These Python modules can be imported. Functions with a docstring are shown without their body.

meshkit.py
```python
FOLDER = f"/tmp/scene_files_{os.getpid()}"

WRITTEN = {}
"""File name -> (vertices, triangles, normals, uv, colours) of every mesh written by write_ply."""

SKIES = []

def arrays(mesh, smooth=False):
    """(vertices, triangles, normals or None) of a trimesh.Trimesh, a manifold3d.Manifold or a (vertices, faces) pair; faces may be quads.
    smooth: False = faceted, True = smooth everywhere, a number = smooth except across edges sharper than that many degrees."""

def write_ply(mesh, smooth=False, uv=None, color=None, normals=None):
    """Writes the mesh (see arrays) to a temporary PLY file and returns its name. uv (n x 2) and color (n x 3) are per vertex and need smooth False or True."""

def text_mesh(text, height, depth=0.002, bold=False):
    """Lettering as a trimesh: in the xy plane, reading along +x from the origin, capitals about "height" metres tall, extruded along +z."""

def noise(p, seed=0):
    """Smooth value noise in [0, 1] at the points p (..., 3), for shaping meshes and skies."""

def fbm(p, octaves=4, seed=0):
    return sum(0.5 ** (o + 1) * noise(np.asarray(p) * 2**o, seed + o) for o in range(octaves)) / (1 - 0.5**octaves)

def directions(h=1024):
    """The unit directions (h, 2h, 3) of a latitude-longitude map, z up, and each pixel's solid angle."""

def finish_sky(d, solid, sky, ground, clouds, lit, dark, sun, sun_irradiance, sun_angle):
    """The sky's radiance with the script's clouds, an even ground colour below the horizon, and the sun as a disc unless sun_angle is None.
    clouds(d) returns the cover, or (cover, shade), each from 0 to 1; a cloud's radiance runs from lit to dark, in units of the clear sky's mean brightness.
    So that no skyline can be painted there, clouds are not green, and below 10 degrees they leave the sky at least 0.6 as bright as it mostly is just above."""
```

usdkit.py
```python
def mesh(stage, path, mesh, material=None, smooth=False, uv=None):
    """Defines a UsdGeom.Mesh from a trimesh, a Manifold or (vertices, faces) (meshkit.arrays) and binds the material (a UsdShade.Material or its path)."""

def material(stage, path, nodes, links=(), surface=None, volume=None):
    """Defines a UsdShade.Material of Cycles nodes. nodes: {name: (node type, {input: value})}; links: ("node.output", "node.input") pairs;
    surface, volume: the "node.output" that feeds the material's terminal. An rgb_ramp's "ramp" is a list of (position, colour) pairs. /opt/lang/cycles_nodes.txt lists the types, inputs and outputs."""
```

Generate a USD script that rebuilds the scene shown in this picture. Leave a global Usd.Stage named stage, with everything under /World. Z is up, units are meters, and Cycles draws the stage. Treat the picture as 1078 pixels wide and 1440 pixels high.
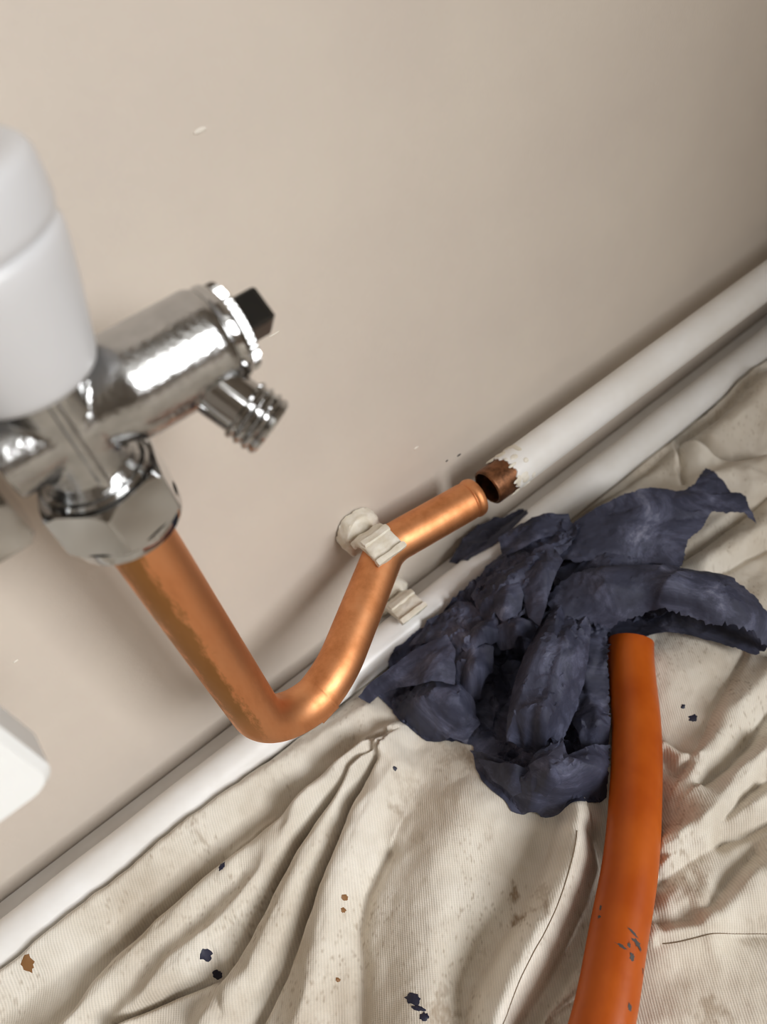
import math, random
import numpy as np, trimesh, manifold3d as m3, usdkit, meshkit
import shapely
from shapely.geometry import Polygon, Point
from scipy.spatial import Delaunay
from scipy.interpolate import LinearNDInterpolator, RBFInterpolator
from pxr import Usd, UsdGeom, UsdLux, UsdShade, Gf, Sdf

random.seed(4); RNG = np.random.default_rng(11)
stage = Usd.Stage.CreateInMemory()
UsdGeom.SetStageUpAxis(stage, UsdGeom.Tokens.z); UsdGeom.SetStageMetersPerUnit(stage, 1.0)
UsdGeom.Xform.Define(stage, '/World'); UsdGeom.Scope.Define(stage, '/World/Looks')
stage.SetDefaultPrim(stage.GetPrimAtPath('/World'))

# ------------------------------------------------------------------ camera (a phone held 15 cm from the pipes)
F_PX = 1017.9
CAMB = np.array([[0.774, -0.6088, -0.1738], [-0.5521, -0.5148, -0.6559], [0.3098, 0.6036, -0.7346]])   # rows: right, down, forward
u_, s_, v_ = np.linalg.svd(CAMB); CAMB = u_ @ v_
CAMP = np.array([0.0, -0.170, 0.265])
cam = UsdGeom.Camera.Define(stage, '/World/camera')
M = np.eye(4); M[0, :3] = CAMB[0]; M[1, :3] = -CAMB[1]; M[2, :3] = -CAMB[2]; M[3, :3] = CAMP
cam.AddTransformOp().Set(Gf.Matrix4d(*M.ravel().tolist()))
cam.CreateHorizontalApertureAttr(36.0); cam.CreateVerticalApertureAttr(36.0 * 1440 / 1078)
cam.CreateFocalLengthAttr(36.0 * F_PX / 1078); cam.CreateClippingRangeAttr(Gf.Vec2f(0.005, 50))
cam.CreateFStopAttr(13.0); cam.CreateFocusDistanceAttr(0.225)
cam.CreateExposureAttr(0.38)

# ------------------------------------------------------------------ light: daylight through the window across the room
def rect_light(name, pos, target, w, h, power, color):
    l = UsdLux.RectLight.Define(stage, '/World/' + name)
    p, t = np.array(pos, float), np.array(target, float)
    z = (p - t) / np.linalg.norm(p - t); x = np.cross([0, 0, 1.0], z); x /= np.linalg.norm(x); y = np.cross(z, x)
    m = np.eye(4); m[0, :3] = x; m[1, :3] = y; m[2, :3] = z; m[3, :3] = p
    l.AddTransformOp().Set(Gf.Matrix4d(*m.ravel().tolist()))
    l.CreateWidthAttr(w); l.CreateHeightAttr(h); l.CreateIntensityAttr(power); l.CreateColorAttr(Gf.Vec3f(*color))
    return l
rect_light('window_daylight', (.77, -2.09, 1.45), (.77, 0, 1.45), 1.10, 1.40, 11.2, (1.0, 1.0, 0.99))
dome = UsdLux.DomeLight.Define(stage, '/World/sky'); dome.CreateIntensityAttr(0.5); dome.CreateColorAttr(Gf.Vec3f(0.8, 0.9, 1.0))

# ------------------------------------------------------------------ helpers
USED = {}
def path_for(name, parent='/World'):
    parent = str(parent.GetPath()) if hasattr(parent, 'GetPath') else parent
    n = USED.get((parent, name), 0); USED[(parent, name)] = n + 1
    return parent + '/' + (name if n == 0 else f'{name}_{n:03d}')
def tag(p, label=None, cat=None, group=None, kind=None):
    p = p.GetPrim() if hasattr(p, 'GetPrim') else p
    for k, v in (('label', label), ('category', cat), ('group', group), ('kind', kind)):
        if v: p.SetCustomDataByKey(k, v)
    return p
def thing(name, label, cat, loc=(0, 0, 0), group=None):
    x = UsdGeom.Xform.Define(stage, path_for(name)); x.AddTranslateOp().Set(Gf.Vec3d(*map(float, loc)))
    p = tag(x, label, cat, group); ORIGIN[str(p.GetPath())] = np.array(loc, float); return p
ORIGIN = {}
def mesh_arrays(mesh):
    v, f, _ = meshkit.arrays(mesh, False); return np.array(v, float), np.array(f, int)
def obj(name, mesh, mat, parent='/World', smooth=35, label=None):
    """one Mesh prim; coordinates of MESH are the world's, a parent Xform's offset is taken off"""
    v, f = mesh_arrays(mesh)
    pp = str(parent.GetPath()) if hasattr(parent, 'GetPath') else parent
    root = '/'.join(pp.split('/')[:3])
    v = v - ORIGIN.get(root, np.zeros(3))
    if len(f) > 150000: smooth = True
    g = usdkit.mesh(stage, path_for(name, pp), (v, f), mat, smooth=smooth)
    if label: g.GetPrim().SetCustomDataByKey('label', label)
    return g.GetPrim()
def struct(name, mesh, mat, parent='/World', smooth=False):
    p = obj(name, mesh, mat, parent, smooth)
    if parent == '/World': p.SetCustomDataByKey('kind', 'structure')
    return p
def box(lo, hi):
    lo, hi = np.array(lo, float), np.array(hi, float)
    return trimesh.creation.box(hi - lo, trimesh.transformations.translation_matrix((lo + hi) / 2))
def cat(*ms): return trimesh.util.concatenate([trimesh.Trimesh(*mesh_arrays(m), process=False) for m in ms])
def frame_to(d, up=(0, 0, 1)):
    """3x3 whose z column is D"""
    d = np.array(d, float); d /= np.linalg.norm(d)
    a = np.array(up, float)
    if abs(a @ d) > 0.95: a = np.array([1.0, 0, 0])
    x = np.cross(a, d); x /= np.linalg.norm(x)
    return np.stack([x, np.cross(d, x), d], 1)
def lathe(profile, base, axis, n=64, closed=True):
    """profile: (radius, height) pairs swept round AXIS from BASE"""
    R = frame_to(axis); pr = np.array(profile, float)
    a = np.arange(n) / n * 2 * np.pi
    v = np.stack([np.outer(pr[:, 0], np.cos(a)), np.outer(pr[:, 0], np.sin(a)), np.repeat(pr[:, 1:2], n, 1)], -1).reshape(-1, 3)
    f = []
    for i in range(len(pr) - 1):
        for j in range(n):
            k = (j + 1) % n
            f += [[i*n+j, i*n+k, (i+1)*n+k], [i*n+j, (i+1)*n+k, (i+1)*n+j]]
    v = v @ R.T + np.array(base)
    return trimesh.Trimesh(v, np.array(f), process=False)
def prism(n, r, h, base, axis, chamfer=0.001, rot=0.0):
    """n-sided nut: hex prism cut by a cone at both ends"""
    a = (np.arange(n) + rot) / n * 2 * np.pi
    cs = m3.CrossSection([np.stack([np.cos(a), np.sin(a)], 1) * r]).offset(-.0009, m3.JoinType.Miter).offset(.0009, m3.JoinType.Round, 2, 48)
    s = m3.Manifold.extrude(cs, h)
    c = chamfer
    rr = r * 1.0
    prof = m3.CrossSection([[(0, 0), (rr * .90, 0), (rr + .0002, c * 1.6), (rr + .0002, h - c * 1.6), (rr * .90, h), (0, h)]])
    s = s ^ m3.Manifold.revolve(prof, 96)
    v, f = mesh_arrays(s)
    return v @ frame_to(axis).T + np.array(base), f
def cyl(p, q, r0, r1=None, n=64):
    p, q = np.array(p, float), np.array(q, float); h = np.linalg.norm(q - p)
    s = m3.Manifold.cylinder(h, r0, r0 if r1 is None else r1, n)
    T = np.zeros((3, 4)); T[:, :3] = frame_to(q - p); T[:, 3] = p
    return s.transform(T)
def fillet_path(pts, radii, step=0.0015):
    """polyline with rounded corners"""
    P = [np.array(p, float) for p in pts]; out = [P[0]]
    for i in range(1, len(P) - 1):
        a, b, c = P[i-1], P[i], P[i+1]
        d0 = (a - b) / np.linalg.norm(a - b); d1 = (c - b) / np.linalg.norm(c - b)
        ang = math.acos(np.clip(d0 @ d1, -1, 1)); r = radii[i-1]; t = r / math.tan(ang / 2)
        bis = (d0 + d1) / np.linalg.norm(d0 + d1); o = b + bis * r / math.sin(ang / 2)
        p0, p1 = b + d0 * t, b + d1 * t
        e0 = (p0 - o) / r; e1 = (p1 - o) / r; th = math.acos(np.clip(e0 @ e1, -1, 1))
        n = max(4, int(r * th / step))
        for k in range(n + 1):
            w = k / n
            out.append(o + r * (math.sin((1 - w) * th) * e0 + math.sin(w * th) * e1) / math.sin(th))
    out.append(P[-1]); res = [out[0]]
    for p in out[1:]:
        g = np.linalg.norm(p - res[-1]); n = max(1, int(g / (step * 2)))
        b0 = res[-1]
        for k in range(1, n + 1): res.append(b0 + (p - b0) * k / n)
    return np.array(res)
def sweep(path, radius, n=40, squash=None, cap=True):
    """tube along PATH; RADIUS a number or one per point; SQUASH(i) -> scale of the binormal radius"""
    P = np.array(path, float); L = len(P); T = np.gradient(P, axis=0); T /= np.linalg.norm(T, axis=1)[:, None]
    r = np.broadcast_to(radius, L); X = frame_to(T[0])[:, 0]; a = np.arange(n) / n * 2 * np.pi; rows = []
    for i in range(L):
        X = X - T[i] * (X @ T[i]); X /= np.linalg.norm(X); Y = np.cross(T[i], X)
        rows.append(P[i] + r[i] * (np.outer(np.cos(a), X) + np.outer(np.sin(a), Y)))
    v = np.vstack(rows); f = []
    for i in range(L - 1):
        for j in range(n):
            k = (j + 1) % n
            f += [[i*n+j, i*n+k, (i+1)*n+k], [i*n+j, (i+1)*n+k, (i+1)*n+j]]
    if cap:
        v = np.vstack([v, P[:1], P[-1:]]); c0, c1 = L * n, L * n + 1
        for j in range(n):
            k = (j + 1) % n
            f += [[c0, k, j], [c1, (L-1)*n+j, (L-1)*n+k]]
    return trimesh.Trimesh(v, np.array(f), process=False)
def smooth_curve(pts, n=60):
    from scipy.interpolate import CubicSpline
    P = np.array(pts, float); t = np.r_[0, np.cumsum(np.linalg.norm(np.diff(P, axis=0), axis=1))]
    return CubicSpline(t, P)(np.linspace(0, t[-1], n))
def at(u, v, z):
    """the point at height z (metres) that stands at pixel (u, v) of the 1078 x 1440 photograph"""
    d = CAMB.T @ np.array([(u - 539) / F_PX, (v - 720) / F_PX, 1.0])
    return CAMP + d * ((z - CAMP[2]) / d[2])
def lumpy(mesh, amp, scale, seed=0, sub=0.0012):
    """old brushed-over paint: a refined mesh pushed about by noise"""
    s = m3.Manifold(m3.Mesh(*[np.ascontiguousarray(x, t) for x, t in zip(mesh_arrays(mesh), (np.float32, np.uint32))])) if not hasattr(mesh, 'refine_to_length') else mesh
    v, f = mesh_arrays(s.refine_to_length(sub))
    t = trimesh.Trimesh(v, f, process=True)
    trimesh.smoothing.filter_taubin(t, iterations=4)
    n = np.array(t.vertex_normals)
    k = meshkit.fbm(np.array(t.vertices) * scale, 4, seed) - 0.5
    t.vertices = np.array(t.vertices) + n * (k * 2 * amp)[:, None]
    return t

# ------------------------------------------------------------------ materials
def mat(name, nodes, links, surface='p.BSDF'):
    return usdkit.material(stage, '/World/Looks/' + name, nodes, links, surface)
def plain(name, color, rough=0.5, metal=0.0, **kw):
    return mat(name, {'p': ('principled_bsdf', dict(base_color=color, roughness=rough, metallic=metal, **kw))}, [])
def noisy(name, c0, c1, scale, rough=0.5, metal=0.0, bump=0.0, bscale=300, bdist=0.0005, lo=0.35, hi=0.65, detail=4, **kw):
    nodes = {'g': ('geometry', {}), 'n': ('noise_texture', {'scale': scale, 'detail': detail, 'roughness': 0.6}),
             'r': ('rgb_ramp', {'ramp': [(lo, c0), (hi, c1)]}),
             'p': ('principled_bsdf', dict(roughness=rough, metallic=metal, **kw))}
    links = [('g.position', 'n.vector'), ('n.fac', 'r.fac'), ('r.color', 'p.base_color')]
    if bump:
        nodes['bn'] = ('noise_texture', {'scale': bscale, 'detail': 3.0}); nodes['b'] = ('bump', {'strength': bump, 'distance': bdist})
        links += [('g.position', 'bn.vector'), ('bn.fac', 'b.height'), ('b.normal', 'p.normal')]
    return mat(name, nodes, links)
WALL = noisy('wall_paint', (.62, .545, .475), (.66, .585, .505), 14, rough=.62, bump=.25, bscale=420, bdist=.0004)
PLASTER = plain('room_paint', (.33, .29, .245), .7)
CEIL = plain('ceiling_paint', (.42, .41, .39), .8)
BOARD = noisy('floor_boards', (.12, .075, .045), (.2, .13, .08), 30, rough=.6)
WHITE_PAINT = noisy('gloss_white_paint', (.79, .765, .73), (.88, .87, .86), 26, rough=.32, bump=.25, bscale=160, bdist=.0005)
OLD_PAINT = noisy('old_cream_paint', (.70, .64, .52), (.82, .78, .70), 220, rough=.5, bump=.4, bscale=500, bdist=.0004)
PLASTIC = plain('white_plastic', (.62, .62, .635), .38)
RAD_WHITE = plain('radiator_enamel', (.86, .87, .86), .3)
CHROME = plain('polished_chrome', (.50, .50, .50), .09, 1.0)
CAST = noisy('cast_chrome', (.42, .42, .42), (.50, .50, .50), 300, rough=.17, metal=1.0, bump=.55, bscale=900, bdist=.00025)
DARK_STEEL = plain('black_steel', (.045, .043, .04), .28, 0.9)
RUBBER = plain('black_rubber', (.012, .012, .012), .5)
COPPER = mat('copper', {   # brownish soldering stain down the left of the upright length, noise grain elsewhere
    'g': ('geometry', {}), 'm': ('mapping', {'scale': (1, 1, .3)}), 'n': ('noise_texture', {'scale': 90, 'detail': 7.0, 'roughness': .6}),
    'r': ('rgb_ramp', {'ramp': [(.32, (.58, .235, .09)), (.5, (.74, .33, .145)), (.72, (.80, .39, .19))]}),
    's': ('separate_xyz', {}), 'n2': ('noise_texture', {'scale': 420, 'detail': 5.0, 'roughness': .7}),
    'a': ('math', {'math_type': 'multiply_add', 'value2': .009, 'value3': -.0045}), 'x': ('math', {'math_type': 'add'}),
    'mr': ('rgb_ramp', {'ramp': [(.30, (0, 0, 0)), (.37, (1, 1, 1)), (.52, (1, 1, 1)), (.60, (0, 0, 0))]}), 'sc': ('map_range', {'from_min': -.010, 'from_max': .012, 'to_min': 0.0, 'to_max': 1.0}),
    'zr': ('map_range', {'from_min': .060, 'from_max': .085, 'to_min': 0.0, 'to_max': .8, 'clamp': True}), 'f': ('math', {'math_type': 'multiply'}),
    'mx': ('mix_color', {'b': (.30, .15, .045)}),
    'rr': ('rgb_ramp', {'ramp': [(.3, (.58, .58, .58)), (.7, (.45, .45, .45))]}),
    'bn': ('noise_texture', {'scale': 700, 'detail': 2.0}), 'b': ('bump', {'strength': .12, 'distance': .0002}),
    'p': ('principled_bsdf', {'metallic': 1.0})},
    [('g.position', 'm.vector'), ('m.vector', 'n.vector'), ('n.fac', 'r.fac'), ('m.vector', 'n2.vector'), ('n2.fac', 'a.value1'), ('g.position', 's.vector'),
     ('s.x', 'x.value1'), ('a.value', 'x.value2'), ('x.value', 'sc.value'), ('sc.result', 'mr.fac'), ('s.z', 'zr.value'), ('mr.color', 'f.value1'), ('zr.result', 'f.value2'),
     ('f.value', 'mx.fac'), ('r.color', 'mx.a'), ('mx.result', 'p.base_color'), ('n.fac', 'rr.fac'), ('rr.color', 'p.roughness'),
     ('g.position', 'bn.vector'), ('bn.fac', 'b.height'), ('b.normal', 'p.normal')])
OLD_COPPER = noisy('tarnished_copper', (.10, .042, .018), (.26, .11, .05), 350, rough=.42, metal=.75)
ORANGE = mat('orange_rubber', {
    'g': ('geometry', {}), 'n': ('noise_texture', {'scale': 60, 'detail': 5.0}),
    'r': ('rgb_ramp', {'ramp': [(.35, (.37, .062, .002)), (.65, (.47, .096, .007))]}),
    'bn': ('noise_texture', {'scale': 500, 'detail': 2.0}), 'b': ('bump', {'strength': .1, 'distance': .0003}),
    'p': ('principled_bsdf', {'roughness': .40, 'specular_ior_level': .28})},
    [('g.position', 'n.vector'), ('n.fac', 'r.fac'), ('r.color', 'p.base_color'), ('g.position', 'bn.vector'), ('bn.fac', 'b.height'), ('b.normal', 'p.normal')])
PAPER = mat('blue_paper', {
    'g': ('geometry', {}), 'n': ('noise_texture', {'scale': 38, 'detail': 7.0, 'roughness': .7, 'distortion': .8}),
    'r': ('rgb_ramp', {'ramp': [(.36, (.022, .024, .044)), (.50, (.040, .043, .074)), (.60, (.088, .094, .150)), (.74, (.27, .28, .37))]}),
    'bn': ('noise_texture', {'scale': 260, 'detail': 5.0}), 'b': ('bump', {'strength': .35, 'distance': .0008}),
    'p': ('principled_bsdf', {'roughness': .68, 'specular_ior_level': .35})},
    [('g.position', 'n.vector'), ('n.fac', 'r.fac'), ('r.color', 'p.base_color'), ('g.position', 'bn.vector'), ('bn.fac', 'b.height'), ('b.normal', 'p.normal')])
INK = plain('dried_blue_paint', (.012, .013, .035), .5)
SEAM = plain('seam_thread', (.20, .15, .10), .9)
RUST = plain('dried_rust_spot', (.22, .10, .03), .6)
GREY_MARK = plain('grey_grime', (.065, .055, .05), .8)
FLECK = plain('paint_fleck', (.74, .68, .60), .5)
CLOTH = mat('cotton_twill', {
    'g': ('geometry', {}), 'at': ('attribute', {'attribute': 'stain'}),
    'm': ('mapping', {'rotation': (0, 0, 0.62)}),
    'w': ('wave_texture', {'scale': 400, 'distortion': .6, 'detail': 2.0, 'detail_scale': 2.0}),
    'w2': ('wave_texture', {'scale': 620, 'bands_direction': 'y', 'distortion': .8}),
    'wm': ('math', {'math_type': 'multiply_add', 'value2': .35}),
    'n': ('noise_texture', {'scale': 22, 'detail': 7.0, 'roughness': .65}),
    'r': ('rgb_ramp', {'ramp': [(.3, (.60, .525, .43)), (.48, (.73, .67, .58)), (.7, (.82, .775, .70))]}),
    'dk': ('mix_color', {'blend_type': 'multiply', 'fac': .10}),
    'sm': ('mix_color', {'b': (.27, .19, .12)}),
    'b': ('bump', {'strength': .4, 'distance': .00018}),
    'p': ('principled_bsdf', {'roughness': .9, 'specular_ior_level': .2})},
    [('g.position', 'm.vector'), ('m.vector', 'w.vector'), ('m.vector', 'w2.vector'), ('w2.fac', 'wm.value1'), ('w.fac', 'wm.value3'),
     ('g.position', 'n.vector'), ('n.fac', 'r.fac'), ('r.color', 'dk.a'), ('w.color', 'dk.b'), ('dk.result', 'sm.a'), ('at.fac', 'sm.fac'),
     ('sm.result', 'p.base_color'), ('wm.value', 'b.height'), ('b.normal', 'p.normal')])

# ------------------------------------------------------------------ the setting
X0, X1, Y0, H = -1.3, 1.7, -2.1, 2.4
struct('wall_back', box((X0 - .1, 0, -.05), (X1 + .1, .1, H)), WALL)
struct('wall_left', box((X0 - .1, Y0, -.05), (X0, 0, H)), PLASTER)
struct('wall_right', cat(box((X1, Y0, -.05), (X1 + .1, 0, H)), box((.352, -.62, -.05), (X1, 0, H))), PLASTER)
wx0, wx1, wz0, wz1 = .22, 1.32, .75, 2.15
struct('wall_front', cat(box((X0 - .1, Y0 - .1, -.05), (wx0, Y0, H)), box((wx1, Y0 - .1, -.05), (X1 + .1, Y0, H)),
                         box((wx0, Y0 - .1, -.05), (wx1, Y0, wz0)), box((wx0, Y0 - .1, wz1), (wx1, Y0, H))), PLASTER)
struct('ceiling', box((X0 - .1, Y0 - .1, H), (X1 + .1, .1, H + .1)), CEIL)
bead = [(0, 0), (0, .0045), (-.0030, .0043), (-.0078, .0032), (-.0088, 0)]
bead = [np.array([[x, y - .0006, z] for y, z in bead]) for x in (X0, .352)]
struct('baseboard_back', m3.Manifold.hull_points(np.vstack(bead)), WHITE_PAINT)
struct('floor', box((X0, Y0, -.05), (X1, 0, 0)), BOARD)

# ------------------------------------------------------------------ copper pipe
R15 = 0.0075
VX, VY = 0.0046, -0.0457
ZU, YU = 0.0575, -0.0200
pipe = fillet_path([(VX, VY, .172), (VX, VY, .0512), (.0303, -.0438, .0550), (.0760, -.0171, .0615), (.1180, YU, ZU)], [.0187, .050, .0165], .0008)
seg = np.r_[0, np.cumsum(np.linalg.norm(np.diff(pipe, axis=0), axis=1))]; end = seg[-1]
rad = np.full(len(pipe), R15)
cp = thing('copper_pipe', 'bright new copper pipe bent from the chrome valve towards the cut painted pipe', 'pipe', (VX, VY, .06))
extra = []   # a turned groove and a soft lip near the far end
fine = np.linspace(end - .008, end, 40)
keep = seg < end - .0081
pp = np.vstack([pipe[keep], np.stack([np.interp(fine, seg, pipe[:, k]) for k in range(3)], 1)])
ss = np.r_[seg[keep], fine]
rad = R15 + .00035 * np.exp(-((ss - (end - .0022)) / .0012) ** 2) - .00045 * np.exp(-((ss - (end - .0042)) / .0005) ** 2) - .0012 * np.clip((ss - (end - .0008)) / .0008, 0, 1) ** 2
tube = sweep(pp, rad, 56, cap=False)
inner = sweep(pp[::-1], R15 - .0010, 40, cap=False)
obj('tube', cat(tube, inner), COPPER, cp, smooth=50)

# ------------------------------------------------------------------ painted pipes on the wall
def ragged_coat(x_edge, x_end, y, z, r, seed, amp):
    n = 120; a = np.arange(n) / n * 2 * np.pi
    e = x_edge + amp * (meshkit.fbm(np.stack([np.cos(a) * 2.2, np.sin(a) * 2.2, a * 0 + seed], 1), 4, seed) - .5) * 2
    rows = []
    for t, rr in ((0, r - .0006), (.0002, r), (.004, r), (.02, r), (1, r)):
        xs = e + t if t < 1 else np.full(n, x_end)
        rows.append(np.stack([xs, y + rr * np.cos(a), z + rr * np.sin(a)], 1))
    f = []
    for i in range(len(rows) - 1):
        for j in range(n):
            k = (j + 1) % n; f += [[i*n+j, (i+1)*n+j, (i+1)*n+k], [i*n+j, (i+1)*n+k, i*n+k]]
    return trimesh.Trimesh(np.vstack(rows), np.array(f), process=False)
up = thing('painted_pipe', 'cream painted upper pipe along the wall with a raw cut brown end', 'pipe', (.1235, YU, ZU))
obj('bare_tube', lathe([(.0064, .06), (.0064, .0), (.0068, -.0002), (.0074, .0003), (R15, .001), (R15, .356 - .1235)], (.1235, YU, ZU), (1, 0, 0), 72), OLD_COPPER, up, label='bare brown copper end')
obj('paint_coat', ragged_coat(.1325, .356, YU, ZU, .0079, 3, .0035), WHITE_PAINT, up, smooth=40)
fl = []
for k in range(26):
    a = RNG.uniform(-2.6, .8); x = .1325 + RNG.uniform(-.002, .009)
    p = np.array([x, YU - .0079 * math.cos(a), ZU - .0079 * math.sin(a)])
    s = m3.Manifold.sphere(1, 10).scale([RNG.uniform(.0008, .0024), RNG.uniform(.0006, .002), .0004])
    v, f = mesh_arrays(s); nrm = np.array([0, -math.cos(a), -math.sin(a)])
    fl.append((v @ frame_to(nrm).T + p, f))
q = obj('paint_flakes', cat(*fl), OLD_PAINT, up); q.SetCustomDataByKey('kind', 'stuff')

YL, ZL = -.0200, .0125
lp = thing('painted_pipe', 'white painted lower pipe running the whole length of the wall foot', 'pipe', (0, YL, ZL))
xs = np.linspace(X0, .356, 420); zig = ZL + .0004 * np.sin(xs * 9)
obj('tube', sweep(np.stack([xs, np.full_like(xs, YL), zig], 1), .0077 + .00012 * np.sin(xs * 140), 56), WHITE_PAINT, lp)

# ------------------------------------------------------------------ pipe clips (painted over many times)
def clip(name, label, x, y, z, w, a0, a1, broken, seed):
    t = thing(name, label, 'clip', (x, y, z))
    ri, ro = .0085, .0116
    a = np.linspace(a0, a1, 24)
    outer = np.stack([y + ro * np.cos(a), z + ro * np.sin(a)], 1); inn = np.stack([y + ri * np.cos(a), z + ri * np.sin(a)], 1)[::-1]
    s = m3.Manifold.extrude(m3.CrossSection([np.vstack([outer, inn])], m3.FillRule.NonZero), w)
    s = s.transform(np.array([[0, 0, 1, x - w / 2], [1, 0, 0, 0], [0, 1, 0, 0]], float))
    obj('strap', lumpy(s, .0008, 300, seed), OLD_PAINT, t, 40)
    base = m3.Manifold.hull(cyl((x + .0015, -.0005, z + .001), (x + .0015, -.005, z + .001), .0088) + m3.Manifold.cube([w, .002, .010], True).translate([x, y + .0125, z + .001]))
    obj('base', lumpy(base, .0011, 260, seed + 5), OLD_PAINT, t, 40, label='paint-clogged base fixed to the wall')
    if broken:
        lip = m3.Manifold.cube([w * 1.05, .0022, .0035], True).rotate([25, 0, 0]).translate([x, y + ro * math.cos(a1) - .0004, z + ro * math.sin(a1)])
        rib = m3.Manifold.cube([w * .96, .0030, .0016], True).rotate([math.degrees(a0 * .4 + a1 * .6) - 90, 0, 0]).translate([x + .0004, y + ro * math.cos(a0 * .4 + a1 * .6), z + ro * math.sin(a0 * .4 + a1 * .6)])
        obj('rib', lumpy(rib, .0005, 400, seed + 11), OLD_PAINT, t, 40)
        obj('lip', lumpy(lip, .0006, 400, seed + 9), OLD_PAINT, t, 40)
    return t
clip('pipe_clip', 'old cream pipe clip hooked over the bright copper pipe', .0722, YU + .001, ZU + .0025, .0120, math.radians(20), math.radians(128), True, 1)
clip('pipe_clip', 'old white broken pipe clip on the lower painted pipe', .0765, YL + .001, ZL + .001, .0125, math.radians(15), math.radians(112), True, 2)

# ------------------------------------------------------------------ radiator valve
AX = .1885
va = thing('radiator_valve', 'chrome radiator valve with white head, drain tail and hexagon nuts above the copper pipe', 'valve', (VX, VY, AX))
body = cyl((VX, VY, .1730), (VX, VY, .2040), .0084)                       # vertical core
body += cyl((VX, VY, .1765), (VX, VY, .1785), .0098, .0086)
body += cyl((VX - .013, VY, AX), (VX + .006, VY, AX), .0082)               # arm to the radiator
body += cyl((VX, VY - .0078, .1775), (VX, VY - .0076, .1990), .0012)             # casting seam
barrel = cyl((VX + .003, VY, AX), (VX + .0125, VY, AX), .0075, .0106) + cyl((VX + .0125, VY, AX), (.0365, VY, AX), .0106) + cyl((.0365, VY, AX), (.0388, VY, AX), .0106, .0090)
body += barrel
body += m3.Manifold.hull(m3.Manifold.sphere(.0085, 40).translate([VX + .002, VY, AX]) + m3.Manifold.sphere(.0075, 40).translate([VX, VY, AX - .010]))
vb, fb = mesh_arrays(body.refine_to_length(.0012))
tb = trimesh.Trimesh(vb, fb, process=True); trimesh.smoothing.filter_taubin(tb, iterations=6)
obj('body', tb, CAST, va, 30)
def tooth_ring(x0, x1, r, n):
    a = np.arange(2 * n) / (2 * n) * 2 * np.pi; rr = np.where(np.arange(2 * n) % 2 == 0, r, r - .0007)
    s = m3.Manifold.extrude(m3.CrossSection([np.stack([rr * np.cos(a), rr * np.sin(a)], 1)]), x1 - x0)
    v, f = mesh_arrays(s); return v @ frame_to((1, 0, 0)).T + np.array([x0, VY, AX]), f
obj('collar', lathe([(0, .0378), (.0096, .0378), (.0101, .0384), (.0101, .0394), (.0092, .0406), (0, .0406)], (0, VY, AX), (1, 0, 0)), CHROME, va, 30)
obj('serrated_ring', tooth_ring(.0400, .0422, .0094, 44), CHROME, va, False)
sq = m3.Manifold.hull(m3.Manifold.cube([.0085, .0078, .0078], True).rotate([38, 0, 0]).translate([.0442, VY, AX]) + m3.Manifold.cube([.0095, .0066, .0066], True).rotate([38, 0, 0]).translate([.0446, VY, AX]))
sq = sq ^ cyl((.040, VY, AX), (.058, VY, AX), .0051)
obj('square_spindle', sq, DARK_STEEL, va, 25, label='black square spindle end')
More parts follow.
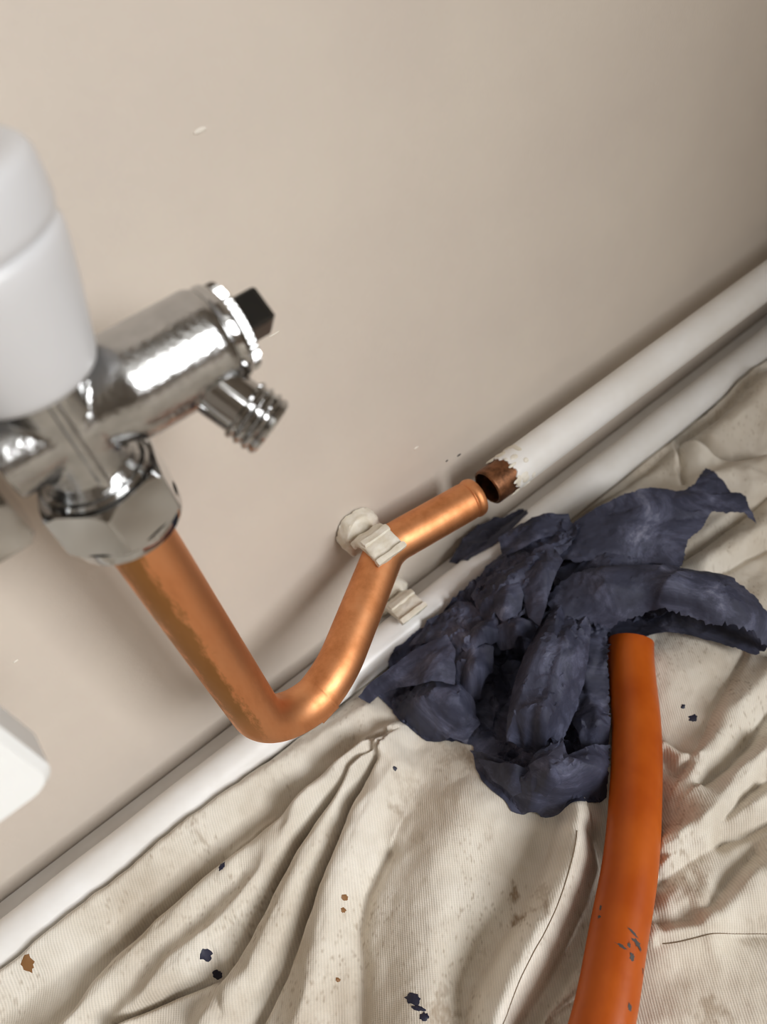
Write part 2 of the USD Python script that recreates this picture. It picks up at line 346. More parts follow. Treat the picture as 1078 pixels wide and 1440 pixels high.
# hose tail
td = np.array([.4, -math.cos(math.radians(48)), -math.sin(math.radians(48))]); td /= np.linalg.norm(td)
tp = np.array([.0285, VY, AX])
prof = [(0, .003), (.0058, .003), (.0058, .0156)]
h = .0156
for k in range(3):
    prof += [(.0062, h), (.0067, h + .0005), (.0067, h + .0010), (.0061, h + .0016)]; h += .0019
prof += [(.0064, h), (.0065, h + .0007), (.0060, h + .0013), (.0038, h + .0013), (.0038, h - .006), (0, h - .006)]
obj('hose_tail', lathe(prof, tp, td), CHROME, va, 28)
# outlet: thread rings, olive shadow gap and compression nut
obj('thread_ring', lathe([(.0080, .1728), (.0106, .1728), (.0109, .1735), (.0106, .1742), (.0098, .1746), (.0106, .1750), (.0109, .1757), (.0105, .1765), (.0080, .1768)], (VX, VY, 0), (0, 0, 1)), CHROME, va, 30)
nut = m3.Manifold(m3.Mesh(*[np.ascontiguousarray(x, t) for x, t in zip(mesh_arrays(prism(6, .0137, .0122, (VX, VY, .1632), (0, 0, 1), .0012, .75)), (np.float32, np.uint32))]))
nut -= cyl((VX, VY, .1728), (VX, VY, .1800), .0114)
nut -= cyl((VX, VY, .1500), (VX, VY, .1800), .0078)
obj('compression_nut', nut, CHROME, va, 20)
obj('nut_nose', lathe([(.0078, .1600), (.0108, .1600), (.0119, .1608), (.0122, .1622), (.0122, .1640)], (VX, VY, 0), (0, 0, 1)), CHROME, va, 30)
# union to the radiator
obj('union_nut', prism(6, .0150, .0125, (VX - .0148, VY, AX - .001), (-1, 0, 0), .0012, .2), CHROME, va, 18)
obj('union_tail', lathe([(0, 0), (.0090, 0), (.0090, .026), (0, .026)], (VX - .026, VY, AX), (-1, 0, 0)), CHROME, va)
# thermostatic head
hp = [(0, .1985), (.0085, .1985), (.0105, .1987), (.0118, .1996), (.0124, .2010), (.0137, .2060), (.0153, .2120), (.0168, .2185), (.0173, .2215), (.0170, .2228), (.0163, .2234),
      (.0172, .2240), (.0178, .2255), (.0181, .2290), (.0181, .2318), (.0177, .2330), (.0168, .2338), (.0150, .2342), (0, .2344)]
obj('thermostatic_head', lathe(hp, (VX, VY, 0), (0, 0, 1), 96), PLASTIC, va, 40, label='white plastic thermostatic head')

# ------------------------------------------------------------------ radiator
ra = thing('radiator', 'white steel radiator whose rounded lower corner shows at the left', 'radiator', (-.5, VY, .137))
def panel(y0, y1, x0, x1, z0, z1, r):
    pl = Polygon([(x0, z0), (x1, z0), (x1, z1), (x0, z1)]).buffer(-r).buffer(r, 12)
    m = trimesh.creation.extrude_polygon(pl.buffer(-.0015, 12), y1 - y0, engine='earcut')
    v = np.array(m.vertices); mid = trimesh.creation.extrude_polygon(pl, (y1 - y0) - .003, engine='earcut'); w = np.array(mid.vertices)
    a = m3.Manifold.hull_points(np.vstack([np.stack([v[:, 0], y0 + v[:, 2], v[:, 1]], 1), np.stack([w[:, 0], y0 + .0015 + w[:, 2], w[:, 1]], 1)]))
    return a
RX0, RX1, RZ0, RZ1 = -.95, -.0325, .1405, .56
obj('front_panel', panel(-.0760, -.0650, RX0, RX1, RZ0, RZ1, .006), RAD_WHITE, ra, 40)
obj('back_panel', panel(-.0290, -.0180, RX0, RX1, RZ0, RZ1, .006), RAD_WHITE, ra, 40)
for k in range(18):
    xk = RX0 + .06 + k * .045
    obj('convector_fin', cat(box((xk, -.0655, RZ0 + .03), (xk + .0008, -.0285, RZ1 - .03))), RAD_WHITE, ra, False)
obj('tapping', cat(cyl((-.075, VY, AX), (-.0455, VY, AX), .0115)), RAD_WHITE, ra)

# ------------------------------------------------------------------ orange hose
hp = [at(u, v, z) for u, v, z in ((887, 902, .0135), (887, 930, .0125), (893, 1000, .013), (895, 1060, .0135), (893, 1120, .014), (884, 1230, .0145), (868, 1320, .015), (846, 1440, .016), (800, 1570, .017), (735, 1720, .017))]
hc = smooth_curve(hp, 120)
# ------------------------------------------------------------------ dust sheet
def line(*px): return np.array([at(u, v, .004)[:2] for u, v in px])
def sdist(P, L):
    best = np.full(len(P), 1e9); sg = np.zeros(len(P))
    for a, b in zip(L[:-1], L[1:]):
        d = b - a; t = np.clip(((P - a) @ d) / (d @ d), 0, 1); q = P - (a + t[:, None] * d); r = np.hypot(q[:, 0], q[:, 1])
        c = d[0] * q[:, 1] - d[1] * q[:, 0]; m = r < best; best[m] = r[m]; sg[m] = np.sign(c[m])
    return best, sg
MM = .001
RIDGES = [  # polyline, height mm, width mm
    ([(-60, 1450), (20, 1390), (150, 1290), (300, 1165), (420, 1085), (520, 1010)], 6, 5.5),
    ([(60, 1500), (130, 1425), (200, 1345), (300, 1250), (400, 1165), (470, 1100), (560, 1035)], 5, 5),
    ([(180, 1445), (250, 1365), (330, 1290), (390, 1210), (450, 1130), (520, 1070)], 5, 4.5),
    ([(300, 1445), (360, 1370), (410, 1270), (455, 1180), (500, 1105), (550, 1060)], 5.5, 5),
    ([(430, 1445), (455, 1340), (480, 1240), (520, 1150), (560, 1090)], 6, 6),
    ([(600, 1445), (600, 1330), (620, 1220), (660, 1150)], 5, 12),
    ([(700, 1450), (738, 1350), (780, 1268), (808, 1195), (806, 1150)], 8.5, 7.5),
    ([(930, 1200), (975, 1165), (1020, 1120), (1078, 1060)], 6, 5),
    ([(930, 1225), (985, 1185), (1040, 1145), (1078, 1125)], 5, 4),
    ([(1000, 1230), (1050, 1190), (1110, 1150)], 4, 7),
    ([(925, 1320), (985, 1310), (1030, 1270), (1078, 1230)], 5, 6),
    ([(940, 1270), (965, 1262), (985, 1275)], 3, 4),
    ([(960, 1120), (1000, 1060), (1040, 1000), (1090, 950)], 5, 6),
    ([(930, 1060), (950, 1075), (968, 1078)], 4, 3),
    ([(1000, 690), (1078, 665)], 5, 8), ([(980, 640), (1078, 570)], 7, 10), ([(900, 730), (990, 700), (1078, 700)], 4, 8),
    ([(990, 800), (1078, 745)], 5, 8), ([(930, 960), (1000, 900), (1078, 850)], 3, 14)]
CREASES = [  # polyline, depth, narrow width, step, step width (mm); step > 0 lifts the left-hand side
    ([(90, 1445), (160, 1345), (270, 1250), (340, 1185), (420, 1125), (500, 1062)], 2.5, 2.5, -1.0, 5),
    ([(180, 1320), (300, 1225), (365, 1180), (435, 1115), (500, 1068), (545, 1045)], 3.5, 1.2, 1.0, 5),
    ([(170, 1445), (250, 1400), (320, 1370), (350, 1320), (395, 1240), (435, 1175), (500, 1095), (530, 1070)], 5, 1.1, -1.5, 5),
    ([(365, 1445), (400, 1375), (430, 1300), (450, 1250), (475, 1195), (500, 1130), (535, 1080)], 5.5, 1.2, -1.6, 6),
    ([(505, 1445), (508, 1360), (503, 1310), (515, 1260), (545, 1200)], 4, 2.2, .6, 6),
    ([(320, 1430), (300, 1330), (335, 1300)], 1.5, 1.5, 0, 5),
    ([(650, 1440), (655, 1390), (690, 1330), (728, 1290), (752, 1240), (785, 1150)], 5, 4.5, -.6, 6),
    ([(730, 1445), (765, 1395), (800, 1335), (833, 1268), (849, 1220), (836, 1180)], 9, 2.6, 1.8, 7),
    ([(780, 1430), (830, 1390)], 3, 1.5, 1, 5),
    ([(925, 1213), (955, 1203), (981, 1185), (1006, 1167), (1024, 1149), (1045, 1126), (1078, 1095)], 3.6, 1.9, 1.0, 5),
    ([(929, 1242), (955, 1221), (991, 1200), (1017, 1185), (1045, 1177), (1085, 1156)], 3.0, 1.9, .8, 5),
    ([(1060, 1200), (1040, 1221), (1014, 1252), (996, 1278), (970, 1296), (929, 1301)], 4, 2.5, .8, 5),
    ([(925, 1330), (965, 1322), (996, 1314), (1085, 1312)], 1.6, 1.6, .7, 4),
    ([(1090, 990), (1047, 1053), (1020, 1085), (985, 1110)], 3.4, 1.8, 1.0, 5),
    ([(962, 1085), (985, 1045), (1005, 1000), (1045, 925)], 1.6, 1.0, -1.0, 6),
    ([(930, 1070), (950, 1090), (972, 1082)], 2.8, 1.6, 1.0, 4),
    ([(1090, 647), (1027, 653), (1005, 647), (979, 634), (945, 620)], 6, 2.2, 1.6, 8),
    ([(950, 623), (961, 690)], 3, 1.4, -1.2, 7), ([(945, 620), (1007, 596), (1050, 560)], 4, 3, 1, 8),
    ([(955, 790), (1025, 740), (1090, 695)], 4, 2, 1.0, 8), ([(1000, 815), (1090, 762)], 3.5, 2, 1.0, 8),
    ([(700, 790), (860, 690), (940, 640)], 3, 3, 0, 8)]
PRE = [(line(*p), h, w) for p, h, w in RIDGES]; PREC = [(line(*p), a, b, c, d) for p, a, b, c, d in CREASES]
def sheet_height(P):
    P = np.asarray(P, float); z = 4.5 + np.zeros(len(P)); Q = np.c_[P, np.zeros(len(P))]
    z += 5 * (meshkit.fbm(Q * 18 + 3, 3, 5) - .5) + 2.2 * (meshkit.fbm(Q * 70, 3, 8) - .5) + .5 * (meshkit.fbm(Q * 300, 2, 9) - .5)
    wob = .0012 * (meshkit.fbm(Q * 120, 2, 21) - .5) * 2
    for L, h, w in PRE:
        d, _ = sdist(P, L); z += 1.45 * h * np.exp(-((d + wob) / (w * MM)) ** 2)
    for L, D, w, A, W in PREC:
        d, s = sdist(P, L); w = max(w, 1.3); z += -1.5 * D * np.exp(-(d / (w * MM)) ** 1.5) + 1.6 * A * s * np.tanh(d / (w * MM)) * np.exp(-d / (W * MM))
    out = np.clip(np.maximum(np.maximum(-.13 - P[:, 0], P[:, 0] - .25), -.19 - P[:, 1]) / .03, 0, 1)          # loose folds beyond the traced ones
    z += out * (11 * (1 - np.abs(2 * meshkit.fbm(Q * [9, 22, 1] + [0, .3, 0], 3, 61) - 1)) ** 5 + 5 * (meshkit.fbm(Q * 14, 3, 62) - .5))
    z = np.maximum(z, 1.0 + .35 * z)
    hd, _ = sdist(P, hc[::4, :2]); near = hd < .016; hz = np.interp(P[:, 1], hc[::-1, 1], hc[::-1, 2])
    z = np.where(near, np.minimum(z, (hz - np.sqrt(np.maximum(.0083 ** 2 - hd ** 2, 0)) - .0007) * 1000 + 60 * np.maximum(hd - .0083, 0) * 8), z)
    z += 4.5 * np.exp(-((P[:, 1] + .0295) / .0045) ** 2) * np.clip((.06 - P[:, 0]) / .06, 0, 1)
    edge = np.clip((-.0225 - P[:, 1]) / .004, 0, 1); z = z * (edge * (2 - edge)) ** .5 + .3
    z = np.where(P[:, 1] > -.0285, np.minimum(z, 12.0 - np.sqrt(np.maximum(8.0 ** 2 - (1000 * (P[:, 1] - YL)) ** 2, 0))), z); z = np.maximum(z, .3)
    return z * MM
def axis_points(*spans):
    out = [np.arange(a, b, s) for a, b, s in spans]; return np.concatenate(out + [[spans[-1][1]]])
gx = axis_points((-.7, -.15, .004), (-.15, .30, .00062), (.30, .350, .002)); gy = axis_points((-1.0, -.45, .012), (-.45, -.21, .003), (-.21, -.0222, .00062))
GX, GY = np.meshgrid(gx, gy); P2 = np.stack([GX.ravel(), GY.ravel()], 1); Z = sheet_height(P2)
nx, ny = len(gx), len(gy); I = np.arange(nx * ny).reshape(ny, nx)
F = np.vstack([np.stack([I[:-1, :-1], I[:-1, 1:], I[1:, 1:]], -1).reshape(-1, 3), np.stack([I[:-1, :-1], I[1:, 1:], I[1:, :-1]], -1).reshape(-1, 3)])
STAINS = [((285, 1170), 16, .55), ((270, 1155), 9, .4), ((640, 1060), 30, .45), ((700, 1075), 26, .5), ((575, 1110), 20, .3), ((760, 1260), 18, .45), ((722, 1250), 8, .9), ((727, 1292), 8, .9),
          ((620, 1425), 22, .6), ((1000, 1415), 16, .5), ((990, 1260), 22, .35), ((560, 1140), 9, .5), ((820, 1290), 14, .6), ((765, 1285), 9, .7), ((580, 1185), 14, .3), ((1060, 1300), 20, .35),
          ((690, 1180), 10, .4), ((545, 1195), 12, .3), ((210, 1330), 30, .2), ((430, 1060), 14, .3), ((950, 1150), 20, .2)]
stain = np.zeros(len(P2)); Q3 = np.c_[P2, np.zeros(len(P2))]; rough = meshkit.fbm(Q3 * 380, 4, 31); rough2 = meshkit.fbm(Q3 * 1400, 3, 33)
for (u, v), r, a in STAINS:
    c = at(u, v, .007)[:2]; rr = r * .00024; d = np.hypot(*(P2 - c).T) / rr
    stain = np.maximum(stain, a * np.clip((1.25 - d + 3.0 * (rough - .5)) * 1.3, 0, 1) * np.clip(-.35 + 2.4 * rough2, 0, 1))
stain = np.maximum(stain, .55 * np.clip((rough2 - .64) * 6, 0, 1) * np.clip((meshkit.fbm(Q3 * 60, 3, 41) - .42) * 5, 0, 1))
stain *= np.clip((P2[:, 1] + .235) / .03, 0, 1) * np.clip((.31 - P2[:, 0]) / .02, 0, 1) * np.clip((P2[:, 0] + .17) / .03, 0, 1)     # fine specks only where the mesh is fine enough to carry them
stain = np.maximum(stain, .22 * np.clip((meshkit.fbm(Q3 * 45, 4, 52) - .5) * 4, 0, 1))
ds = usdkit.mesh(stage, path_for('dust_sheet'), (np.c_[P2, Z], F), CLOTH, smooth=True)
UsdGeom.PrimvarsAPI(ds).CreatePrimvar('stain', Sdf.ValueTypeNames.FloatArray, 'vertex').Set([float(x) for x in stain])
tag(ds, 'stained cream cotton dust sheet lying in folds on the floor', 'dust sheet')
sheet = ds.GetPrim()
def spot(u, v, r, m, stretch=1.0, ang=0.0, name='paint_spot'):
    c = at(u, v, .008)
    for _ in range(4): c = at(u, v, float(sheet_height(c[None, :2])[0]))
    n = 18; a = np.arange(n) / n * 2 * np.pi; k = r * .00022 * (1 + .5 * (RNG.random(n) - .5))
    rings = []
    for s in (1, .6):
        x, y = k * np.cos(a) * stretch * s, k * np.sin(a) * s
        w = np.stack([c[0] + x * math.cos(ang) - y * math.sin(ang), c[1] + x * math.sin(ang) + y * math.cos(ang)], 1)
        rings.append(np.c_[w, sheet_height(w) + (.0001 if s == 1 else .0003)])
    v = np.vstack(rings + [np.r_[c[:2], sheet_height(c[None, :2])[0] + .00035]]); f = []
    for j in range(n):
        q = (j + 1) % n; f += [[j, q, n + q], [j, n + q, n + j], [n + j, n + q, 2 * n]]
    obj(name, (v, np.array(f)), m, sheet, True)
def seam(px, r=.00016):
    pts = []
    for u, v in px:
        c = at(u, v, .008)
        for _ in range(5): c = at(u, v, float(sheet_height(c[None, :2])[0]))
        pts.append([c[0], c[1], 0])
    c = smooth_curve(pts, 160); c[:, 2] = sheet_height(c[:, :2]) + .00006
    obj('seam', sweep(c, r, 8), SEAM, sheet, True, label='dark stitched seam line')
seam([(811, 1168), (806, 1200), (795, 1240), (776, 1290), (747, 1345), (722, 1400), (703, 1450)])
seam([(931, 1327), (965, 1322), (996, 1314), (1040, 1313), (1085, 1313)])
for u, v, r, st, an in ((312, 1218, 5, 1.4, .4), (289, 1343, 6, 1.3, .3), (306, 1371, 5, 1.3, 0), (580, 1405, 7, 1.5, -.9), (588, 1418, 3, 3, -.9), (596, 1430, 5, 1.2, -.9), (974, 1010, 6, 1.2, 0), (960, 994, 3, 1.6, 0), (555, 1081, 3, 1, 0)):
    spot(u, v, r, INK, st, an)
for u, v, r, st, an in ((40, 1355, 7, 1.3, .5), (485, 1262, 4, 1, 0), (483, 1280, 3, 1.2, 0), (475, 1378, 3, 1, 0)): spot(u, v, r, RUST, st, an)

# ------------------------------------------------------------------ the hose's mesh
hose = thing('rubber_hose', 'orange rubber hose curving out from under the blue paper', 'hose', hc[0])
hx = hc[0] - hc[1]
obj('tube', cat(sweep(hc, .0083, 48, cap=False), sweep(hc[::-1], .0058, 32, cap=False), lathe([(.0083, 0), (.0058, 0)], hc[0], hx, 48)), ORANGE, hose, 50)

for u, v, a, b, an in ((893, 1322, .0030, .0009, .9), (884, 1332, .0012, .0006, .3), (873, 1330, .0016, .0004, 1.3), (888, 1348, .0014, .0007, .2), (843, 1288, .0008, .0006, 0), (844, 1277, .0007, .0005, 0), (903, 1362, .0012, .0006, .5), (885, 1417, .0010, .0006, .4), (890, 1312, .0018, .0003, 1.2)):
    d = CAMB.T @ np.array([(u - 539) / F_PX, (v - 720) / F_PX, 1.0]); t = np.linspace(.15, .30, 3000); P = CAMP + t[:, None] * d
    dd = np.sqrt(((P[:, None] - hc[None, ::2]) ** 2).sum(-1)); k = int(np.argmax(dd.min(1) < .0083)); o = hc[::2][dd[k].argmin()]; nrm = (P[k] - o) / np.linalg.norm(P[k] - o)
    tg = np.gradient(hc, axis=0)[::2][dd[k].argmin()]; tg -= nrm * (tg @ nrm); tg /= np.linalg.norm(tg); sd = np.cross(nrm, tg)
    th = np.arange(22) / 22 * 2 * np.pi; rr = 1 + .7 * (RNG.random(22) - .5); x, y = a * np.cos(th) * rr, b * np.sin(th) * rr
    x, y = x * math.cos(an) - y * math.sin(an), x * math.sin(an) + y * math.cos(an)
    rim = [o + tg * p + (nrm * math.cos(q / .0083) + sd * math.sin(q / .0083)) * .00838 for p, q in zip(x, y)]
    obj('scuff_mark', (np.vstack(rim + [o + nrm * .00845]), np.array([[j, (j + 1) % 22, 22] for j in range(22)])), GREY_MARK, hose, True)

# ------------------------------------------------------------------ crumpled blue paper
def facet_noise(seed, spacing, P, ang=0.0, stretch=1.0):
    """crumpled sheet: random heights joined by flat facets, with sharp creases between them; STRETCH draws the facets out along ANG"""
    r = np.random.default_rng(seed); c, sn = math.cos(ang), math.sin(ang)
    Q = P @ np.array([[c / stretch, -sn], [sn / stretch, c]]); lo, hi = Q.min(0) - 3 * spacing, Q.max(0) + 3 * spacing
    n = int(np.prod((hi - lo) / spacing)); p = r.uniform(lo, hi, (n, 2)); h = r.uniform(-1, 1, n)
    return LinearNDInterpolator(p, h, 0.0)(Q)
hose_xy = hc[:, :2]
def hose_gap(P):
    """(distance in plan to the hose's axis, height of the axis there)"""
    d, _ = sdist(P, hose_xy); k = ((P[:, None] - hc[None, ::3, :2]) ** 2).sum(-1).argmin(1); return d, hc[::3, 2][k]
rag = thing('crumpled_paper', 'torn dark blue paper towel crumpled beside the orange hose and lower pipe', 'paper', at(760, 950, .0))
def patch(name, outline, inner, seed, amp=(2.2, .9), torn=.5, along=None, stretch=1.0, spacing=.00075, thick=.00025, label=None):
    """a torn piece of paper: outline and inner points are (u, v, height in mm)"""
    O = np.array([at(u, v, z * MM) for u, v, z in outline]); C = np.vstack([O] + ([[at(u, v, z * MM) for u, v, z in inner]] if inner else []))
    r = np.random.default_rng(seed); pts = []
    for a, b in zip(O[:, :2], np.roll(O[:, :2], -1, 0)):
        n = max(1, int(np.linalg.norm(b - a) / spacing)); t = np.arange(n)[:, None] / n; nn = np.array([b[1] - a[1], a[0] - b[0]]) / max(1e-9, np.linalg.norm(b - a))
        k = a + (b - a) * t + nn * (r.normal(0, torn * MM * .45, (n, 1))) * np.minimum(1, np.minimum(t, 1 - t) * 6)
        pts.append(k)
    B = np.vstack(pts); poly = Polygon(B).buffer(0)
    if poly.geom_type != 'Polygon': poly = max(poly.geoms, key=lambda g: g.area)
    B = np.array(poly.exterior.coords)[:-1]
    lo, hi = B.min(0), B.max(0); gx, gy = np.meshgrid(np.arange(lo[0], hi[0], spacing), np.arange(lo[1], hi[1], spacing)); G = np.stack([gx.ravel(), gy.ravel()], 1) + r.uniform(-.3, .3, (gx.size, 2)) * spacing
    G = G[shapely.contains_xy(poly.buffer(-spacing * .5), G[:, 0], G[:, 1])]
    A = np.vstack([B, G]); tri = Delaunay(A).simplices; cen = A[tri].mean(1); tri = tri[shapely.contains_xy(poly, cen[:, 0], cen[:, 1])]
    uq, ix = np.unique(np.round(C[:, :2], 5), axis=0, return_index=True); C = C[ix]
    z = RBFInterpolator(C[:, :2], C[:, 2], kernel='thin_plate_spline', smoothing=1e-9)(A)
    ang = 0.0
    if along is not None:
        a, b = at(*along[0], .02)[:2], at(*along[1], .02)[:2]; ang = math.atan2(b[1] - a[1], b[0] - a[0])
    N = [facet_noise(seed * 7 + k, sp, A, ang, stretch) for k, sp in ((1, .0085), (2, .0042), (3, .0021), (4, .006), (5, .006))]
    A3 = np.c_[A, np.full(len(A), seed * .37)]; wl = 1 - np.abs(2 * meshkit.fbm(A3 * 170, 3, seed) - 1)
    z = z + amp[0] * MM * N[0] + amp[1] * 1.25 * MM * N[1] + amp[1] * .2 * MM * N[2] + amp[1] * 1.1 * MM * (wl ** 7 - .2)
    XY = A + np.stack([N[3], N[4]], 1) * amp[0] * MM * .45
    z = np.maximum(z, sheet_height(XY) + .0004)
    pd = np.abs(XY[:, 1] - YL); z = np.where((pd < .0082) & (z > .008), np.maximum(z, ZL + np.sqrt(np.maximum(.0082 ** 2 - pd ** 2, 0))), z)
    V = np.c_[XY, z]
    hd, hz = hose_gap(XY); hit = (hd < .0086) & (z < hz + .0087) & ((XY - hc[0, :2]) @ (hc[3] - hc[0])[:2] > 0); tri = tri[~hit[tri].any(1)]
    e1, e2 = V[tri[:, 1]] - V[tri[:, 0]], V[tri[:, 2]] - V[tri[:, 0]]; flip = np.cross(e1, e2)[:, 2] < 0; tri[flip] = tri[flip][:, ::-1]
    n = len(V); Vt = V + [0, 0, thick]
    ed = np.sort(np.vstack([tri[:, [0, 1]], tri[:, [1, 2]], tri[:, [2, 0]]]), 1); uqe, cnt = np.unique(ed, axis=0, return_counts=True); be = uqe[cnt == 1]
    side = np.vstack([np.c_[be[:, 0], be[:, 1], be[:, 1] + n], np.c_[be[:, 0], be[:, 1] + n, be[:, 0] + n]])
    return obj(name, (np.vstack([V, Vt]), np.vstack([tri[:, ::-1], tri + n, side])), PAPER, rag, 24, label=label)
patch('wad', [(535, 985, 5), (570, 1020, 4), (610, 1045, 4), (660, 1050, 4), (690, 1108, 4), (725, 1138, 4), (780, 1142, 4), (840, 1122, 4), (856, 1060, 5), (854, 960, 5), (858, 900, 5), (905, 880, 8), (960, 850, 10), (940, 760, 12), (850, 770, 14), (800, 750, 16), (730, 755, 20), (690, 790, 22), (650, 840, 21), (600, 880, 15), (560, 925, 9)],
      [(710, 960, 8), (760, 900, 12), (780, 1050, 12), (640, 960, 14), (840, 900, 8), (720, 920, 9)], 1, (3.5, 2.2), .25)
patch('fold', [(545, 985, 8), (590, 965, 14), (640, 958, 18), (662, 985, 16), (672, 1020, 10), (652, 1047, 5), (600, 1046, 4), (570, 1028, 4), (550, 1005, 5)], [(610, 1000, 19), (590, 1010, 15), (640, 1000, 20)], 2, (2.6, 1.3), .15, ((570, 1030), (660, 985)), 3.0)
patch('fold', [(575, 905, 16), (600, 868, 22), (640, 848, 25), (690, 850, 26), (698, 900, 24), (692, 940, 22), (672, 988, 16), (645, 985, 16), (628, 950, 18), (618, 905, 20)], [(650, 900, 28), (665, 950, 26)], 3, (3.4, 1.5), .15, ((590, 880), (690, 860)), 1.6)
patch('fold', [(640, 955, 19), (648, 922, 24), (668, 908, 26), (692, 912, 25), (694, 948, 20), (676, 985, 15), (650, 988, 15)], [(668, 945, 29)], 23, (1.6, .7), .1)
patch('fold', [(640, 905, 25), (662, 888, 28), (684, 872, 28), (690, 858, 27), (699, 872, 29), (699, 900, 27), (690, 906, 27), (676, 908, 28), (656, 920, 26)], [(680, 888, 33)], 24, (1.5, .7), .1)
patch('pointed_flap', [(505, 980, 14), (522, 960, 19), (600, 905, 26), (628, 893, 27), (640, 915, 28), (641, 940, 27), (638, 962, 25), (560, 966, 20), (535, 975, 16), (520, 988, 13)], [(580, 940, 24), (615, 930, 30)], 4, (1.4, .5), .1, ((505, 980), (640, 920)), 3.0)
patch('fold', [(660, 840, 24), (690, 780, 27), (720, 755, 28), (775, 733, 30), (812, 735, 33), (805, 770, 33), (775, 800, 34), (760, 840, 33), (756, 882, 28), (735, 872, 29), (702, 897, 26), (678, 865, 26)], [(720, 800, 35), (740, 840, 34), (700, 840, 31)], 5, (3.6, 1.6), .15, ((680, 840), (790, 740)), 1.8)
patch('fold', [(680, 822, 31), (700, 806, 34), (726, 812, 36), (738, 840, 34), (733, 866, 31), (708, 880, 29), (690, 862, 29)], [(712, 840, 37)], 25, (1.0, .5), .1)
patch('fold', [(737, 792, 36), (752, 770, 38), (774, 764, 38), (792, 788, 39), (776, 820, 38), (768, 852, 36), (758, 880, 33), (742, 864, 34), (733, 830, 36)], [(760, 800, 43)], 26, (1.6, .7), .1, ((765, 770), (750, 880)), 2.5)
patch('fold', [(700, 760, 30), (722, 745, 31), (765, 726, 33), (800, 724, 33), (806, 738, 34), (770, 752, 36), (730, 772, 35), (706, 782, 33)], [(755, 742, 38)], 27, (1.6, .8), .1, ((700, 765), (800, 728)), 3.0)
patch('fold', [(690, 888, 27), (720, 872, 31), (748, 876, 31), (756, 884, 29), (744, 900, 26), (722, 908, 25), (702, 914, 23)], [(725, 888, 33)], 28, (1.0, .5), .2)
patch('long_fold', [(757, 885, 23), (775, 868, 28), (800, 860, 30), (826, 868, 28), (832, 890, 26), (830, 930, 23), (818, 970, 21), (806, 1000, 19), (788, 1050, 16), (748, 1062, 14), (716, 1045, 15), (722, 990, 20), (738, 930, 23), (748, 905, 22)], [(778, 930, 37), (765, 980, 35), (752, 1030, 29), (800, 900, 37), (782, 960, 33)], 6, (3.6, 1.5), .15, ((810, 870), (750, 1050)), 4.5)
patch('fold', [(824, 880, 18), (845, 876, 19), (858, 885, 16), (858, 1000, 14), (856, 1060, 10), (822, 1065, 12), (802, 1015, 14), (815, 960, 15)], [(838, 930, 20), (838, 1020, 20)], 7, (3.2, 1.4), .15, ((840, 900), (830, 1050)), 1.6)
patch('gathered_bundle', [(660, 1055, 10), (690, 1062, 16), (740, 1078, 20), (775, 1045, 22), (792, 1038, 24), (800, 1062, 22), (830, 1050, 20), (856, 1050, 17), (866, 1085, 12), (856, 1120, 6), (820, 1142, 3), (770, 1152, 2), (720, 1147, 2), (690, 1118, 3), (668, 1085, 5)],
      [(720, 1105, 15), (780, 1100, 25), (830, 1095, 20), (760, 1130, 14), (815, 1125, 12)], 8, (3.0, 1.4), .1, ((690, 1080), (850, 1120)), 1.5)
patch('fold', [(745, 1078, 23), (770, 1062, 27), (790, 1040, 28), (792, 1072, 27), (786, 1100, 25), (768, 1122, 20), (748, 1112, 19)], [(772, 1085, 31)], 29, (1.6, .8), .1)
patch('fold', [(672, 1066, 13), (700, 1072, 18), (744, 1084, 20), (742, 1110, 16), (720, 1120, 12), (692, 1098, 10)], [(718, 1092, 20)], 30, (.9, .5), .1)
patch('fold', [(775, 800, 27), (830, 782, 29), (890, 788, 28), (955, 792, 24), (960, 808, 24), (890, 815, 26), (820, 822, 27), (780, 830, 27)], [(860, 800, 32)], 31, (2.2, 1.0), .2, ((780, 810), (950, 800)), 3.0)
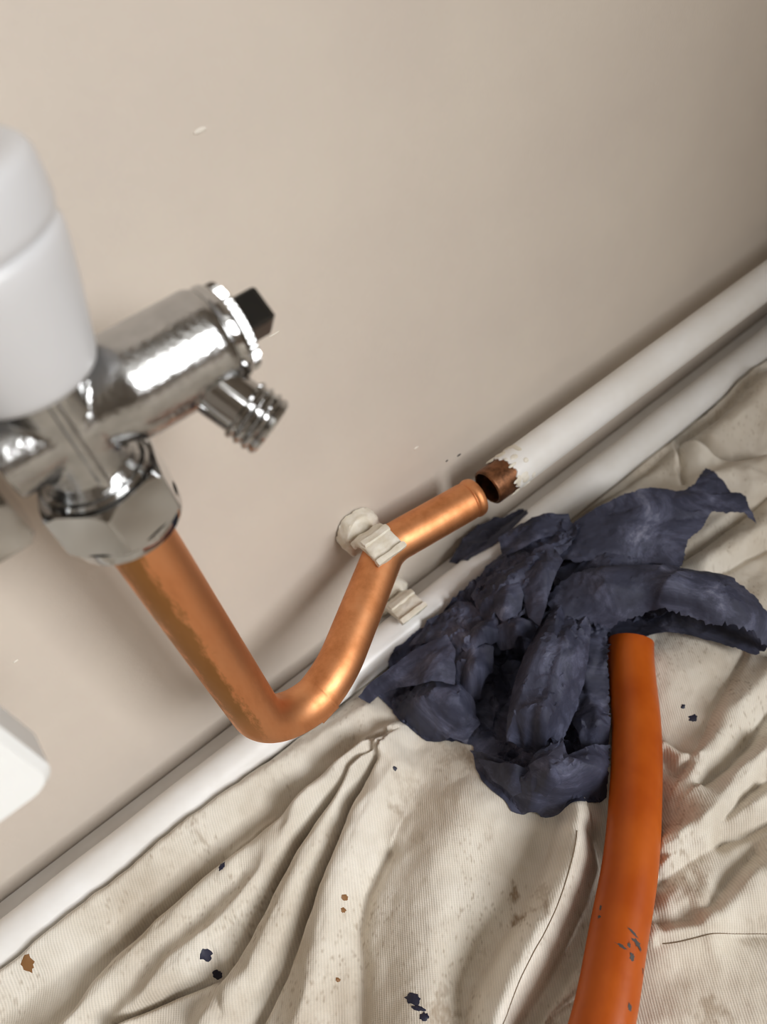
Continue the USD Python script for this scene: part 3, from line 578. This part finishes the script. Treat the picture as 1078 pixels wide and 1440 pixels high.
patch('torn_flap', [(775, 782, 31), (800, 737, 33), (860, 705, 34), (900, 690, 32), (950, 690, 28), (975, 680, 25), (992, 658, 22), (1030, 690, 22), (1048, 699, 21), (1062, 736, 19), (1045, 722, 20), (1000, 722, 24), (985, 745, 25), (965, 760, 26), (958, 798, 27), (900, 790, 29), (850, 782, 32), (810, 790, 33)],
      [(880, 740, 34), (930, 730, 31), (990, 695, 25)], 9, (1.6, .5), .4, ((800, 760), (990, 690)), 2.2)
patch('curved_strip', [(785, 868, 32), (762, 842, 32), (800, 813, 36), (850, 795, 36), (900, 793, 34), (960, 800, 31), (1010, 808, 28), (1060, 838, 24), (1080, 870, 20), (1110, 925, 14), (1090, 915, 16), (1060, 888, 22), (1010, 880, 28), (960, 864, 30), (915, 856, 30), (890, 868, 29), (860, 882, 27), (830, 872, 30)],
      [(860, 830, 40), (930, 830, 38), (1000, 845, 34), (1050, 865, 29)], 10, (1.8, .6), .8, ((780, 850), (1060, 860)), 2.6)
patch('strip_underside', [(835, 890, 8), (850, 862, 7), (905, 842, 7), (960, 846, 7), (1060, 872, 9), (1092, 905, 11), (1062, 920, 13), (1000, 900, 14), (935, 887, 14), (905, 897, 14), (872, 900, 13)], [(905, 866, 6.5), (960, 868, 6.5), (1020, 882, 7.5)], 11, (.7, .4), .5)
patch('fold', [(632, 792, 12), (660, 752, 14), (692, 728, 15), (735, 716, 15), (745, 735, 14), (700, 775, 14), (660, 805, 12)], [(680, 765, 20)], 12, (2.6, 1.2), .15, ((640, 790), (735, 725)), 2.0)

# ------------------------------------------------------------------ flecks on the wall
def on_wall(u, v):
    d = CAMB.T @ np.array([(u - 539) / F_PX, (v - 720) / F_PX, 1.0]); return CAMP + d * (-CAMP[1] / d[1])
wall = stage.GetPrimAtPath('/World/wall_back')
for u, v, a, b, m in ((281, 184, 8, 3, FLECK), (645, 640, 5, 2, GREY_MARK), (628, 648, 3, 1.5, GREY_MARK), (585, 630, 5, 3, FLECK), (22, 930, 4, 2, FLECK), (385, 470, 9, 1.2, FLECK)):
    c = on_wall(u, v); s = m3.Manifold.sphere(1, 14).scale([a * .00022, .0003, b * .00022]).translate(c.tolist())
    obj('paint_fleck', s, m, wall, True)
